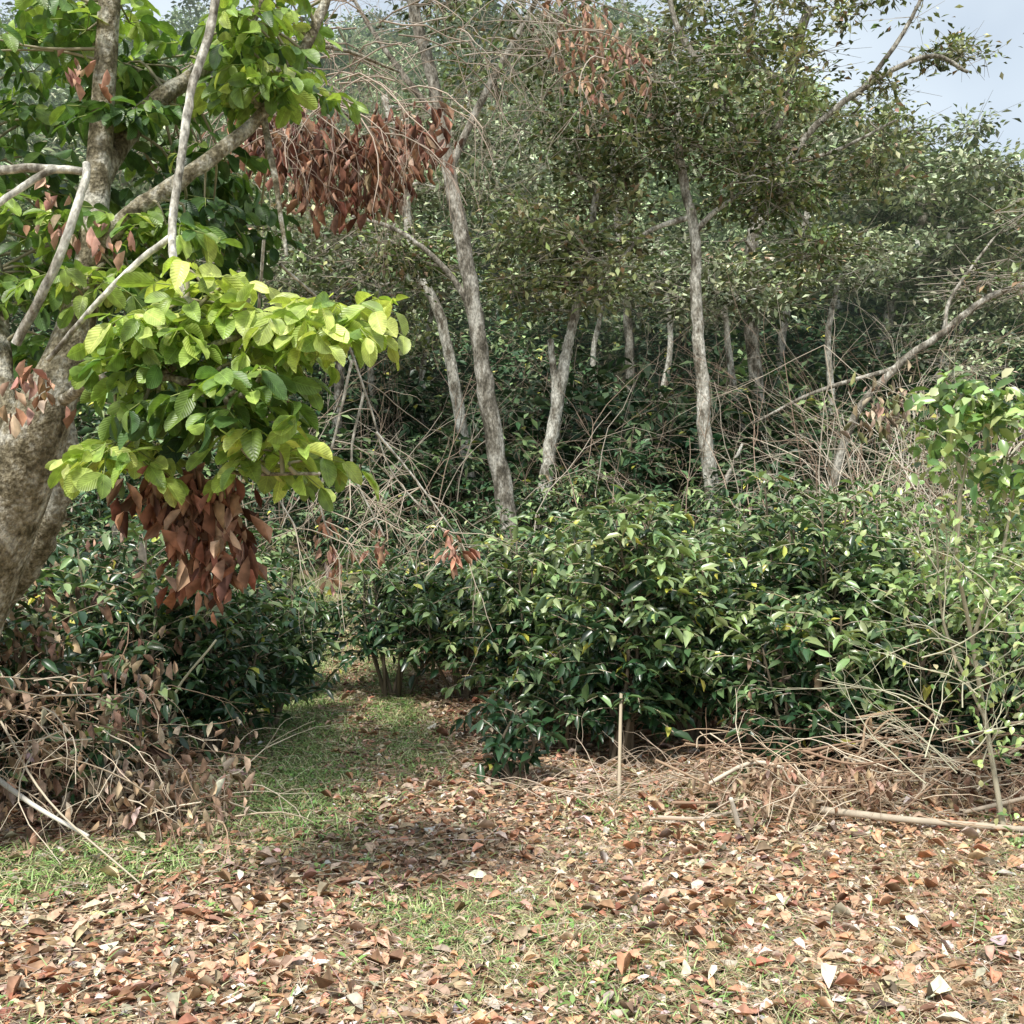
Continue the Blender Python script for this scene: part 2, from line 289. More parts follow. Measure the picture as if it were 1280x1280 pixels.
# ---------------------------------------------------------------- coffee bushes
G_dark=np.array((.03,.075,.032));G_mid=np.array((.125,.21,.08));G_lite=np.array((.34,.44,.19));G_yel=np.array((.62,.6,.12))
def bush(mb,H,Rr,nst=7,sp=.075,lit=1.0,dead=0.0,leaf=.09,low=.14,tp=LEAF,lstep=.045):
    P=[];D=[];S0=[];S1=[];rr0=[];rr1=[];HT=[]
    for s in range(nst):
        a=R_()*6.283;b=np.array([math.cos(a),math.sin(a),0])*Rr*.18*R_();a2=a+rng.normal()*.5
        top=np.array([math.cos(a2),math.sin(a2),0])*Rr*.7*R_()**.6;top[2]=H*(.62+.42*R_())
        mid=(b+top)/2+np.append(rng.normal(size=2)*.05,0)
        pts=smooth([b,mid,top],6)
        tube(mb,pts,np.linspace(.017,.006,len(pts)),(.17,.14,.1),1,5)
        zs=np.arange(low*H+R_()*sp,top[2],sp)
        for k,z in enumerate(zs):
            c=np.array([np.interp(z,pts[:,2],pts[:,i]) for i in range(3)])
            f=z/H;prof=math.sqrt(max(.04,1-((f-.4)/.68)**2))
            ph=k*1.57+R_()*.6
            for sd in (0,3.1416):
                if R_()<.14: continue
                an=ph+sd+rng.normal()*.25;h=np.array([math.cos(an),math.sin(an),0])
                bl=Rr*prof*(.4+.6*R_());
                tend=c+h*bl;r2=math.hypot(tend[0],tend[1])
                if r2>Rr*prof*1.15: bl*=Rr*prof*1.15/r2
                bl=max(bl,.1)
                ndv=max(3,int(bl/lstep));t=np.linspace(0,1,ndv+1)[1:]
                up=.35+.7*R_();dr=.75*bl+.25*R_()
                q=c+h*(bl*t)[:,None]*1.0;q[:,2]+=bl*up*t-dr*bl*t*t
                pr=np.vstack([c,q[:-1]])
                S0.append(pr);S1.append(q);rr0+=[.004]*len(q);rr1+=[.003]*len(q)
                tang=nrm(q-pr);side=nrm(np.cross(tang,[0,0,1.]))
                kp=t>.25;br=rng.normal()*.18
                for sg in (-1,1):
                    P.append(q[kp]);D.append(tang[kp]*.55+side[kp]*sg*.75+rng.normal(size=(kp.sum(),3))*.45-np.array([0,0,.18]));HT.append(np.full(kp.sum(),f+br)+t[kp]*.15)
    P=np.concatenate(P);D=np.concatenate(D);HT=np.concatenate(HT);n=len(P)
    N=np.stack([rng.normal(size=n)*.55,rng.normal(size=n)*.55,np.ones(n)],1)
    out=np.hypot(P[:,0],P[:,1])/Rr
    w=np.clip((HT-.36)*.9+(out-.4)*.45+rng.normal(size=n)*.25,0,1)[:,None]*lit  # inner low leaves painted darker, top and outer ones lighter, as if lit
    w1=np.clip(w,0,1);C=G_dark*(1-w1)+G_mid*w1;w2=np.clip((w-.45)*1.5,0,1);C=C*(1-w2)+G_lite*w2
    yl=R_(n)<.012*lit+.003;C[yl]=G_yel
    C=C*(1+rng.normal(size=(n,1))*.22)*(1+rng.normal(size=(n,3))*.06)
    L=np.clip(rng.normal(leaf,leaf*.28,n),leaf*.3,leaf*1.5)
    dd=R_(n)<dead*(1.2-.4*HT)
    k=~dd
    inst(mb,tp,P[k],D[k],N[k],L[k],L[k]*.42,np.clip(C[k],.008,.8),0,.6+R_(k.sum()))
    m=dd.sum()
    if m:
        D2=D[dd];D2[:,2]-=.9
        inst(mb,DRY2,P[dd],D2,N[dd]+rng.normal(size=(m,3))*.5,L[dd],L[dd]*.38,pal([(.3,.19,.125),(.42,.3,.2),(.15,.1,.07),(.5,.4,.3)],[1,.8,.6,.45],m),2,1.2)
    S0=np.concatenate(S0);S1=np.concatenate(S1)
    segs(mb,S0,S1,np.array(rr0),np.array(rr1),pal([(.3,.25,.17),(.5,.44,.32)],[1,1],len(S0)),1,3)
BM=[M_coffee,M_twig,M_dry]
near=[
 (-.98,8.5,1.2,.62,9,1,0),(-.4,8.3,1.12,.6,9,1.1,0),(.12,7.3,1.38,.56,11,1.4,0),(.68,6.45,1.76,.44,10,1.35,0),(-.02,6.1,.52,.2,5,.3,0),
 (1.22,6.8,1.36,.54,11,1.5,0),(2.05,6.9,1.8,.56,11,1.0,0),(1.72,6.15,1.05,.48,9,1.3,.02),(2.6,6.2,1.2,.5,10,1.4,.03),(3.25,6.9,1.5,.56,9,1.5,.03),(1.42,7.9,1.25,.5,8,1.2,0),(3.0,6.0,1.15,.45,8,1.5,.03),(2.75,7.5,1.5,.5,8,1.3,0),(.85,7.6,1.1,.5,8,.8,0),(.35,6.75,.85,.35,7,.9,0),
 (-1.98,6.75,1.15,.5,10,.8,.02),(-2.45,6.6,1.55,.58,9,1,.1),(-2.1,5.5,.7,.36,6,1.,.3),(-2.75,5.5,1.3,.5,9,1,.35),(-3.5,5.9,1.6,.65,8,.9,.3),(-2.1,8.6,1.3,.55,7,.9,0),(-1.75,7.4,1.15,.38,7,.9,0),
 (.6,8.8,1.45,.6,7,1.1,0),(2.0,8.9,1.5,.65,7,1.1,0),(3.1,8.6,1.6,.6,7,1.2,0),(4.2,8.6,1.6,.65,7,1.1,0),(-3.3,7.8,1.7,.65,7,.8,.1),(-.6,9.6,1.25,.6,7,.8,0),(-3.0,10,1.4,.6,7,.8,0)]
for ib,(x,y,H,Rr,ns,lit,dead) in enumerate(near):
    mb=MB();bush(mb,H,Rr,ns,.08,lit,dead,low=.25 if ib<2 else .1);mb.build("coffee_bush",BM,(x,y,float(height(x,y))-.01))
variants=[];vfar=[]
for k in range(4):
    mb=MB();bush(mb,1.5,.72,6,.12,(1.0,.7,.9,1.2)[k],(.0,.02,.0,.06)[k],.11,lstep=.055);variants.append(mb.freeze())
    mb=MB();bush(mb,1.5,.8,5,.16,(.9,.5,.7,1.1)[k],0,.17,tp=LEAF2,lstep=.08);vfar.append(mb.freeze())
grove=MB();cnt=0
for yy in np.concatenate([np.arange(10.4,16,1.3),np.arange(16.5,40,1.7)]):
    hw=yy*.55+.8
    for xx in np.arange(-hw,hw,1.3 if yy<20 else 1.55):
        x=xx+rng.normal()*.3;y=yy+rng.normal()*.35
        if y<13.5 and abs(x-pathx(y))<.6: continue
        if R_()<.08: continue
        s=(.75+.3*R_()) if y<16 else (1.0+.6*R_())
        grove.addmb((variants if y<15 else vfar)[rng.integers(4)],(x,y,float(height(x,y))-.05),s,s*(.75+.35*R_()),R_()*6.283,.7+.5*R_());cnt+=1
grove.build("hillside_coffee_grove",[M_coffee_far,M_twig,M_dry])
# ---------------------------------------------------------------- trees
def tree(name,trunks,crowns,bark,leafcols,leafw,leaf=.1,per=70,limbs=(),tp=LEAF2,lm=None,sides=10,spread=.28,build=True,brk=.012):
    mb=MB();nodes=[];nr=[]
    for pts,r0,r1 in list(trunks)+list(limbs):
        p=smooth(pts,7);p[1:-1]+=rng.normal(size=(len(p)-2,3))*r0*.06
        r=np.linspace(r0,r1,len(p))*(1+rng.normal(size=len(p))*.03);r[0]*=1.3
        tube(mb,p,r,(.3,.3,.3),0,sides,.03)
        kk=len(p)//2 if (pts is trunks[0][0]) else 1
        nodes+=list(p[kk:]);nr+=list(r[kk:])
    LP=[];LD=[];LH=[]
    for c,rad,nc in crowns:
        c=np.array(c);rad=np.array(rad)
        u=nrm(rng.normal(size=(nc,3)))*(R_((nc,1))**.4);u[:,2]=np.where(u[:,2]<-.5,-.5*R_(nc),u[:,2])
        t=c+u*rad*1.1
        NN=np.array(nodes);dmin=np.min(np.linalg.norm(t[:,None]-NN[None],axis=2),1)
        for q in t[np.argsort(dmin)]:
            NN=np.array(nodes);dv=q-NN;dd=np.linalg.norm(dv,axis=1);cost=dd+np.clip(-dv[:,2],0,None)*.8
            b=int(np.argmin(cost));s=NN[b];L=dd[b]
            m1=s+(q-s)*.35+rng.normal(size=3)*.12*L+np.array([0,0,.06*L]);m2=s+(q-s)*.7+rng.normal(size=3)*.09*L
            p=smooth([s,m1,m2,q],2);ra=min(nr[b]*.78,brk+.03*L);r=np.linspace(ra,max(.005,ra*.4),len(p))
            tube(mb,p,r,(.3,.3,.3),0,4 if ra<.03 else 6)
            nodes+=list(p[2:]);nr+=list(r[2:])
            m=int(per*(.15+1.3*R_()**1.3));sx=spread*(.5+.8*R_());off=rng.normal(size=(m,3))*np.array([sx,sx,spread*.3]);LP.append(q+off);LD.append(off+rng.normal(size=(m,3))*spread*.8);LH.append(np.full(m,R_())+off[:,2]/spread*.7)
            if build:
                tw=7;o2=rng.normal(size=(tw,3))*spread*1.4;segs(mb,np.repeat(q[None],tw,0),q+o2*[1,1,.5],.006,.003,(.34,.3,.24),2,3)
    if LP:
        P=np.concatenate(LP);D=np.concatenate(LD);H=np.concatenate(LH);n=len(P);D[:,2]-=.15*spread
        N=np.stack([rng.normal(size=n)*.5,rng.normal(size=n)*.5,np.ones(n)],1)
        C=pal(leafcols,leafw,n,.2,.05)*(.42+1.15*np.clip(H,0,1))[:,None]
        L=leaf*(.6+.8*R_(n))
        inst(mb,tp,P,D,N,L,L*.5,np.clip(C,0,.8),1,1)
    return mb.build(name,[bark,lm or M_canopy,M_twig]) if build else mb.freeze()
def cr(px,py,d,rx,rz,n,ry=None):
    s=d/1280;return (W(px,py,d),(rx*s,(ry or (rx+rz)/2)*s,rz*s),n)
def lk(lst,d,r0,r1): return ([W(a,b,d) for a,b in lst],r0,r1)
def tk(lst,d,r0,r1):
    p=[W(a,b,d) for a,b in lst];g0=float(height(p[0][0],p[0][1]));p[0][2]=min(p[0][2],g0-.1);return (p,r0,r1)
CD=[(.09,.14,.05),(.16,.22,.08),(.27,.31,.12),(.4,.4,.2),(.3,.2,.12)]
CWd=[.3,.35,.18,.12,.06]
CL=[(.21,.26,.1),(.34,.38,.17),(.5,.5,.28),(.12,.17,.07),(.42,.29,.18)]
CWl=[.3,.3,.2,.15,.06]
CH=[(.25,.3,.16),(.35,.4,.24),(.46,.49,.33),(.16,.2,.11)]  # paler greens: misty distance mixed into the leaf colour
CWh=[.35,.3,.18,.18]
tree("shade_tree",[tk([(640,720),(634,640),(612,520),(598,420),(582,320),(562,220),(545,120),(520,20),(500,-60)],14,.145,.07)],
 [cr(560,0,14,150,60,18),cr(480,330,15,90,50,26),cr(650,90,14.5,120,70,22)],M_bark,CD,CWd,.12,60,
 limbs=[lk([(596,400),(560,340),(500,290),(440,270)],14,.05,.02),lk([(562,210),(610,110),(660,20),(700,-60)],14,.06,.03),lk([(548,150),(480,60),(430,-20)],14,.05,.02)])
tree("shade_tree",[tk([(588,640),(585,590),(566,470),(548,390),(515,320),(505,220),(480,120)],17,.12,.06)],
 [cr(500,190,17,130,100,32),cr(420,330,17,110,70,32),cr(600,250,18,110,80,28)],M_pale,CH,CWh,.13,65)
tree("shade_tree",[tk([(672,680),(680,620),(690,545),(706,450),(716,405),(735,330),(745,240)],16,.13,.05)],
 [cr(715,355,16,100,65,40),cr(655,290,16,80,60,18),cr(760,280,16,90,70,24)],M_pale,CL,CWl,.13,65,
 limbs=[lk([(692,535),(693,480),(688,425)],16,.065,.05)])
tree("shade_tree",[tk([(897,680),(892,630),(881,540),(876,460),(870,370),(868,290),(850,200),(845,110)],15.5,.13,.055)],
 [cr(850,160,15.5,160,85,64),cr(960,240,15.5,95,50,34),cr(770,170,15.8,100,75,30),cr(1010,310,15.5,45,30,12)],M_pale,CD,CWd,.12,85,
 limbs=[lk([(900,620),(912,590),(928,555)],15.5,.05,.02),lk([(868,290),(900,260),(960,230),(1010,280)],15.5,.05,.02),lk([(868,270),(810,290),(770,330)],15.5,.05,.02)])
tree("shade_tree",[tk([(968,660),(964,600),(948,500),(938,400),(940,300),(960,200),(985,100),(1010,10)],20,.16,.09)],
 [cr(985,120,20,130,90,44),cr(910,30,20,130,60,34),cr(1065,15,20,90,30,12),cr(1190,75,20,45,35,8),cr(1050,200,21,110,60,28),cr(940,350,20,80,50,18)],M_bark,CL,CWl,.15,70,spread=.3,brk=.025,
 limbs=[lk([(945,290),(1000,180),(1080,110),(1160,70),(1210,90)],19.4,.085,.03),lk([(950,230),(900,120),(850,40),(830,-30)],19.4,.08,.04),lk([(1080,110),(1130,40),(1160,-20)],19.4,.05,.03),lk([(955,210),(1040,190),(1120,150)],19.2,.05,.02),lk([(985,110),(940,60),(950,-20)],19.3,.05,.03)])
tree("shade_tree",[tk([(985,640),(990,560),(975,450),(990,360),(1010,260)],24,.13,.07)],[cr(1000,330,24,100,60,30),cr(900,380,25,90,50,22)],M_bark,CH,CWh,.16,65,spread=.34)
tree("shade_tree",[tk([(1090,640),(1085,540),(1100,440),(1130,330),(1170,240)],28,.2,.1)],
 [cr(1150,230,28,120,80,76),cr(1240,290,28,90,60,42),cr(1120,330,27,120,40,38),cr(1230,380,27,100,34,28),cr(1080,180,29,80,55,32)],M_bark,CH,CWh,.2,90,spread=.4,brk=.03)
tree("leaning_tree",[tk([(1010,640),(1060,540),(1120,460),(1180,415),(1240,370),(1340,340)],13,.055,.04)],
 [cr(1250,350,13,60,30,8),cr(1330,300,13,80,60,14)],M_bark,CD,CWd,.1,45,limbs=[lk([(1120,460),(1020,490),(940,530)],13,.03,.015),lk([(1180,415),(1190,370),(1240,300)],13,.03,.015)])
tree("shade_tree",[tk([(430,700),(420,560),(425,420),(400,260)],19,.12,.06)],[cr(400,260,19,120,90,34),cr(330,400,19,110,70,34),cr(470,420,20,90,60,28)],M_bark,CL,CWl,.14,65,spread=.34)
tree("shade_tree",[tk([(800,640),(790,500),(785,400),(770,250),(760,100)],25,.15,.07)],[cr(760,80,25,140,90,46),cr(650,180,26,130,90,40),cr(800,360,25,120,60,36)],M_bark,CH,CWh,.18,75,spread=.38,brk=.025)
for (lst,d) in [([(520,660),(525,560),(530,450),(545,360)],21),([(735,640),(745,540),(742,440),(760,360)],23),([(925,640),(930,560),(915,470),(905,380)],19),([(1030,640),(1040,520),(1035,420),(1050,340)],21),([(1175,640),(1160,540),(1180,440)],22),([(455,640),(470,540),(462,430),(480,330)],20),([(830,620),(825,520),(838,430),(830,340)],22)]:
    x0,y0=lst[-1];tree("slender_tree",[tk(lst,d,.09,.05)],[cr(x0,y0,d,80,50,20)],M_pale,CH,CWh,.15,65,spread=.34)
fv=[]
for k in range(4):
    h=(7,8.5,6.5,9)[k]
    fv.append(tree("forest_tree_variant",[([(0,0,-.5),(.2,.1,h*.4),(-.1,.2,h*.8)],.16,.08)],[((0,0,h*.8),(3.2,3.2,1.7),36),((1,-.5,h*.5),(2.8,2.8,1.4),22),((-1.2,.3,h*.25),(2.6,2.6,1.3),18)],M_pale,
      [(.24,.3,.16),(.34,.4,.24),(.46,.5,.33),(.15,.2,.1)],[.35,.3,.17,.18],.38,62,spread=.6,sides=6,build=False,brk=.03))  # distance mist paled into these leaf colours
forest=MB()
for yy in np.concatenate([np.arange(31,60,5),np.arange(62,135,10)]):
    hw=yy*.53+4
    for xx in np.arange(-hw,hw,4.4 if yy<60 else 6.5):
        x=xx+rng.normal()*1.2;y=yy+rng.normal()*1.3
        s=.5+.4*R_() if y<60 else .8+.5*R_()
        forest.addmb(fv[rng.integers(4)],(x,y,float(height(x,y))-.5),s,s,R_()*6.283,.6+.7*R_())
forest.build("hillside_forest",[M_pale,M_far,M_twig])
# ---------------------------------------------------------------- bare twigs / vines
def bare(mb,p,d,L,r,depth,droop=0.,col=(.36,.3,.23),mat=0,wig=.25,tips=None,nb=3):
    n=6;pts=[p];d=nrm(d)
    for i in range(n):
        d=nrm(d+rng.normal(size=3)*wig*.5+np.array([0,0,-droop/n]));pts.append(pts[-1]+d*L/n)
    pts=np.array(pts);rs=np.linspace(r,r*.45,n+1)
    segs(mb,pts[:-1],pts[1:],rs[:-1],rs[1:],np.array(col)*(1+rng.normal()*.15),mat,4)
    if depth==0:
        if tips is not None: tips.append(pts[-1])
        return
    for k in range(nb):
        i=rng.integers(2,n+1);bd=nrm(nrm(pts[i]-pts[i-1])+rng.normal(size=3)*.55)
        bare(mb,pts[i],bd,L*(.4+.3*R_()),rs[i]*.65,depth-1,droop,col,mat,wig,tips,nb)
mb=MB()
for k in range(100):
    bx=960+R_()*380;d=8.8+R_()*5;x=(bx-640)/1280*d;z=float(height(x,d))
    bare(mb,np.array([x,d,z+.4]),[rng.normal()*.35,rng.normal()*.3,1],1.1+1.6*R_(),.009,2,.4*R_(),[(.55,.47,.37),(.38,.27,.2),(.62,.56,.46)][rng.integers(3)],0,.3)
for k in range(75):
    bx=300+R_()*700;d=12+R_()*9;x=(bx-640)/1280*d;z=float(height(x,d))
    bare(mb,np.array([x,d,z+.7]),[rng.normal()*.4,rng.normal()*.3,1],.9+1.5*R_(),.009,2,.4*R_(),[(.45,.39,.31),(.36,.27,.2)][rng.integers(2)],0,.3)
mb.build("dry_vines",[M_twig])
def deadcluster(mb,c,rad,n,L=.1,mat=1,cols=None,wd=.34):
    c=np.array(c);P=c+rng.normal(size=(n,3))*np.array(rad)*.5
    D=np.stack([rng.normal(size=n)*.4,rng.normal(size=n)*.4,-np.ones(n)],1);N=rng.normal(size=(n,3));N[:,2]*=.2
    l=L*(.5+.8*R_(n));col=pal(cols or [(.25,.12,.075),(.37,.2,.13),(.13,.065,.045),(.48,.31,.22)],[1,.8,.5,.35],n)
    h=n//2
    inst(mb,DRY2,P[:h],D[:h],N[:h],l[:h],l[:h]*wd,col[:h],mat,1.2);inst(mb,DRY1,P[h:],D[h:],N[h:],l[h:],l[h:]*wd,col[h:],mat,.7)
# ---------------------------------------------------------------- hero tree (left foreground)
mb=MB()
def limb(lst,r0,r1,sides=12,pale=0):
    p=smooth([W(*q) for q in lst],8);p[1:-1]+=rng.normal(size=(len(p)-2,3))*r0*.05
    tube(mb,p,np.linspace(r0,r1,len(p))*(1+rng.normal(size=len(p))*.04),(.3,.3,.3),pale,sides,.025);return p
skel=[]
base=W(-150,1000,4.6);base[2]=float(height(base[0],base[1]))-.1
p=smooth([base,W(-52,790,4.5),W(8,640,4.4),W(45,540,4.35),W(85,440,4.4),W(110,340,4.5),W(122,230,4.55),W(130,110,4.6),W(138,-20,4.6),W(140,-120,4.6)],8)
r=np.interp(np.arange(len(p)),[0,8,16,24,32,40,48,len(p)-1],[.22,.17,.145,.13,.085,.062,.055,.042]);tube(mb,p,r*(1+rng.normal(size=len(p))*.012),(.3,.3,.3),0,20,.012);skel.append(p)
skel.append(limb([(30,590,4.45),(0,480,4.6),(-8,360,4.8),(-40,200,4.9)],.065,.05))
skel.append(limb([(-40,800,5.2),(25,720,5.1),(62,650,5.0),(85,570,5.0),(60,450,5)],.075,.05))
skel.append(limb([(108,350,4.5),(150,280,4.4),(240,215,4.5),(330,140,4.7),(400,20,4.9),(420,-60,5)],.042,.02))
skel.append(limb([(120,230,4.55),(180,140,4.8),(260,80,5),(330,0,5.2),(350,-60,5.2)],.05,.025))
skel.append(limb([(20,430,3.9),(70,330,3.85),(105,230,3.9),(108,205,3.95)],.018,.014,8,2))
skel.append(limb([(-20,215,3.9),(40,210,3.9),(108,214,3.95)],.02,.014,8,2))
skel.append(limb([(108,214,3.95),(60,215,3.9),(-10,260,3.8)],.016,.012,8,2))
skel.append(limb([(275,-40,4.1),(262,40,4.1),(240,110,4),(226,200,3.9),(215,290,3.8),(222,350,3.7),(250,400,3.6)],.018,.014,8,2))
skel.append(limb([(215,295,3.8),(170,330,3.8),(120,380,3.8),(60,450,3.9)],.013,.01,8,2))
skel.append(limb([(330,150,4.7),(345,230,4.6),(358,320,4.5)],.018,.008,8,0))
skel.append(limb([(80,500,4.2),(130,470,3.9),(200,470,3.7),(280,490,3.6),(360,500,3.6)],.024,.01,8,0))
skel.append(limb([(200,470,3.7),(270,430,3.6),(360,410,3.6),(440,405,3.6)],.014,.006,8,0))
skel.append(limb([(280,490,3.6),(300,560,3.6),(290,590,3.55),(400,592,3.5)],.012,.006,8,0))
NODES=np.concatenate(skel)
LP=[];LD=[];LN=[];LT=[]
def compound(tip,dirv,bright):
    L=.14+.1*R_();d=nrm(dirv);pts=[tip]
    for i in range(3):
        d=nrm(d+np.array([0,0,-.28])+rng.normal(size=3)*.08);pts.append(pts[-1]+d*L/3)
    pts=np.array(pts);segs(mb,pts[:-1],pts[1:],.003,.002,(.25,.3,.1),3,3)
    sd=nrm(np.cross(d,[0,0,1.]))
    for i in (1,2,3):
        for sg in (-1,1):
            if R_()<.1: continue
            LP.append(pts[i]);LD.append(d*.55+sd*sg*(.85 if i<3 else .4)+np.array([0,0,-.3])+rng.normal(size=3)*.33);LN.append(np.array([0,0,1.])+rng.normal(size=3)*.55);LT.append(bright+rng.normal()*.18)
def clump(c,rad,n,b0,b1,k=5):
    c=np.array(c);rad=np.array(rad)
    for i in range(n):
        u=nrm(rng.normal(size=3))*R_()**.35;q=c+u*rad
        j=int(np.argmin(np.linalg.norm(NODES-q,axis=1)));s=NODES[j];m=(s+q)/2+rng.normal(size=3)*.04+np.array([0,0,.04])
        pp=smooth([s,m,q],3);segs(mb,pp[:-1],pp[1:],np.linspace(.009,.005,len(pp)-1),np.linspace(.008,.004,len(pp)-1),(.33,.3,.2),3,5)
        out=nrm(u*rad+nrm(q-s)*.15)
        for a in range(k):
            an=a/k*6.283+R_();dv=np.array([math.cos(an),math.sin(an),.25+.4*R_()])+out*.5
            compound(q,dv,b0+(b1-b0)*(u[2]*.5+.5))  # leaf colour brightens towards the clump top, imitating light from above
def ell(c,d,rx,rz,ry):return W(c[0],c[1],d),(rx*d/1280,ry,rz*d/1280)
for (cx,cy,d,rx,rz,ry,n,b0,b1) in [(270,415,3.65,105,60,.28,17,.5,1.15),(400,405,3.6,50,35,.2,7,.75,1.2),(290,500,3.65,90,45,.25,10,.25,.75),(165,555,3.7,25,14,.1,3,.7,1.1),(345,575,3.6,45,12,.1,4,.6,1.),(180,455,3.7,40,40,.15,4,.6,1),
   (50,60,4.9,90,70,.5,13,.25,.8),(30,200,5,80,60,.4,8,.1,.5),(180,60,5,90,60,.5,11,.25,.85),(320,60,4.8,55,40,.35,7,.35,1),(290,0,4.8,100,30,.5,7,.35,.95),
   (190,190,5,80,60,.4,11,.1,.55),(70,300,4.9,80,50,.4,11,.3,.85),(180,300,4.7,80,35,.4,9,.35,.9),(270,250,5,60,50,.4,7,.05,.4),(60,400,4.9,60,60,.3,7,.2,.6),(130,340,4.3,60,30,.2,5,.5,.95),
   (350,110,4.7,45,20,.2,5,.5,1.),(150,480,5.2,60,60,.3,4,.1,.4),(260,340,5.3,60,40,.3,5,.1,.3)]:
    c,rad=ell((cx,cy),d,rx,rz,ry);clump(c,rad,n,b0,b1)
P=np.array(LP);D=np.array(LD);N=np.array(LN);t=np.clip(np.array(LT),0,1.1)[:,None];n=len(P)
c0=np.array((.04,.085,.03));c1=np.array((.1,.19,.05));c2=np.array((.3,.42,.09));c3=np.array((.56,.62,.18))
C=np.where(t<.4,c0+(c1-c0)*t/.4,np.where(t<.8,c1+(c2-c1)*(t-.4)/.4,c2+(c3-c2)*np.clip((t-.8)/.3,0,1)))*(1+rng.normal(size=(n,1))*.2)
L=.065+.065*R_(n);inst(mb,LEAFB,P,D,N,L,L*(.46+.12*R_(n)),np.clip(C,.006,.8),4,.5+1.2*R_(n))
for (a,b,d,n) in [(100,85,4.4,14),(75,290,4.0,12),(140,295,4.0,12),(110,300,4.0,8),(60,240,4.4,8),(30,470,4.0,14),(60,500,4.0,10),(20,510,4.0,10)]:
    deadcluster(mb,W(a,b,d),(.09,.1,.06),n,.07,5,[(.5,.3,.22),(.36,.2,.13),(.52,.38,.26)],.5)
for k in range(20):
    a=190+110*R_();b=610+95*R_()**1.3*(1 if a>220 else .6);deadcluster(mb,W(a,b,3.75+.15*R_()),(.09,.1,.1),15,.1,5)
deadcluster(mb,W(268,715,3.8),(.05,.05,.13),20,.1,5);deadcluster(mb,W(240,610,3.8),(.22,.15,.08),45,.1,5)
tips=[]
for k in range(60):
    bare(mb,W(290+R_()*220,20+R_()*150,6.0+.9*R_()),[rng.normal()*.6+.3,rng.normal()*.3,.1],.5+.5*R_(),.006,2,1.3,(.42,.34,.27),3,.35,tips)
limb([(330,100,4.9),(370,70,5.4),(420,60,6.1),(500,90,6.4)],.02,.008,8,0)
limb([(260,80,5),(330,60,5.6),(400,110,6.3),(440,150,6.5)],.018,.008,8,0)
for k in range(105):
    a=300+235*R_();b=140+115*R_()*math.sin(min(3,max(.15,(a-290)/260*3.0)))+15*R_()
    deadcluster(mb,W(a,b,6.2+.8*R_()),(.2,.2,.16),9,.115,5,wd=.26)
for lst in [[(350,330,4.6),(420,400,5),(460,500,5.2),(490,590,5.3),(560,670,5.3)],[(440,450,5.1),(420,540,5.2),(400,620,5.2),(415,680,5.2)],[(470,540,5.2),(520,600,5.3),(575,675,5.3)],[(455,490,5.2),(440,580,5.2),(480,670,5.2)],[(330,300,4.6),(320,480,5),(340,600,5.1),(370,660,5.1)]]:
    pp=limb(lst,.008,.004,5,2)
    for k in range(10):
        i=rng.integers(len(pp)//3,len(pp));bare(mb,pp[i],[rng.normal(),rng.normal()*.5,-.2],.25+.35*R_(),.0032,1,.8,(.55,.47,.37),3,.4)
for (a,b) in [(415,685),(408,660),(478,680),(562,678),(575,690),(418,710)]:
    deadcluster(mb,W(a,b,5.25),(.07,.06,.09),12,.08,5,[(.5,.29,.2),(.38,.22,.15),(.6,.43,.34)])
mb.build("broadleaf_shade_tree",[M_hero,M_bark,M_pale,M_twig,M_inga,M_dry])
mb=MB()
for k in range(45):
    bare(mb,W(540+R_()*280,-60+R_()*150,11+R_()*1.5),[rng.normal(),rng.normal()*.4,.1],.8+.7*R_(),.01,2,1.0,(.38,.33,.27),0,.35)
for k in range(26): deadcluster(mb,W(740+rng.normal()*35,55+rng.normal()*50,11.5+R_()),(.25,.25,.25),10,.13,1,[(.4,.24,.16),(.46,.31,.22)])
mb.build("hanging_dead_branches",[M_twig,M_dry])
# ---------------------------------------------------------------- right sapling
mb=MB()
tube(mb,smooth([(2.42,5.0,-.05),W(1240,950,5.1),W(1215,800,5.1),W(1195,680,5.0),W(1210,560,5)],6),np.linspace(.015,.007,25),(.42,.38,.28),0,7)
tube(mb,smooth([W(1215,800,5.1),W(1250,700,5),W(1270,600,5)],6),np.linspace(.01,.006,13),(.42,.38,.28),0,6)
tube(mb,smooth([W(1232,900,5.1),W(1180,780,5.2),W(1170,640,5.1)],6),np.linspace(.009,.005,13),(.42,.38,.28),0,6)
tube(mb,smooth([W(1195,690,5.0),W(1200,600,5.0),W(1190,520,5),W(1215,480,5)],6),np.linspace(.012,.006,19),(.5,.45,.36),0,6)
for k in range(60): bare(mb,W(1150+140*R_(),560+420*R_(),4.8+.5*R_()),[rng.normal()*.7,rng.normal()*.4,.6],.3+.35*R_(),.004,1,.1,(.52,.5,.36),0,.3)
for (a,b,rx,rz,n,lf) in [(1205,500,26,14,150,.1),(1232,520,22,12,110,.1),(1180,545,20,10,70,.1),(1205,580,25,12,70,.09),(1262,600,22,14,110,.1),(1270,520,14,14,60,.08),(1190,700,60,35,160,.06),(1240,760,40,50,200,.06),(1215,650,60,30,160,.06),(1265,700,30,60,170,.06),(1240,880,30,50,140,.055),(1255,1040,14,10,30,.06)]:
    q=np.stack([(a+rng.normal(size=n)*rx-640)/1280*5,5+rng.normal(size=n)*.13,1.6+(640-b-rng.normal(size=n)*rz)/1280*5],1)
    D=rng.normal(size=(n,3));D[:,2]-=.3;C=pal([(.2,.33,.1),(.1,.18,.05),(.42,.54,.2),(.6,.62,.33)],[1,.6,1.3,.3],n)
    inst(mb,LEAF,q,D,np.stack([rng.normal(size=n)*.5,rng.normal(size=n)*.5-.6,np.ones(n)],1),lf*(.5+.6*R_(n)),lf*.5,C,1,1)
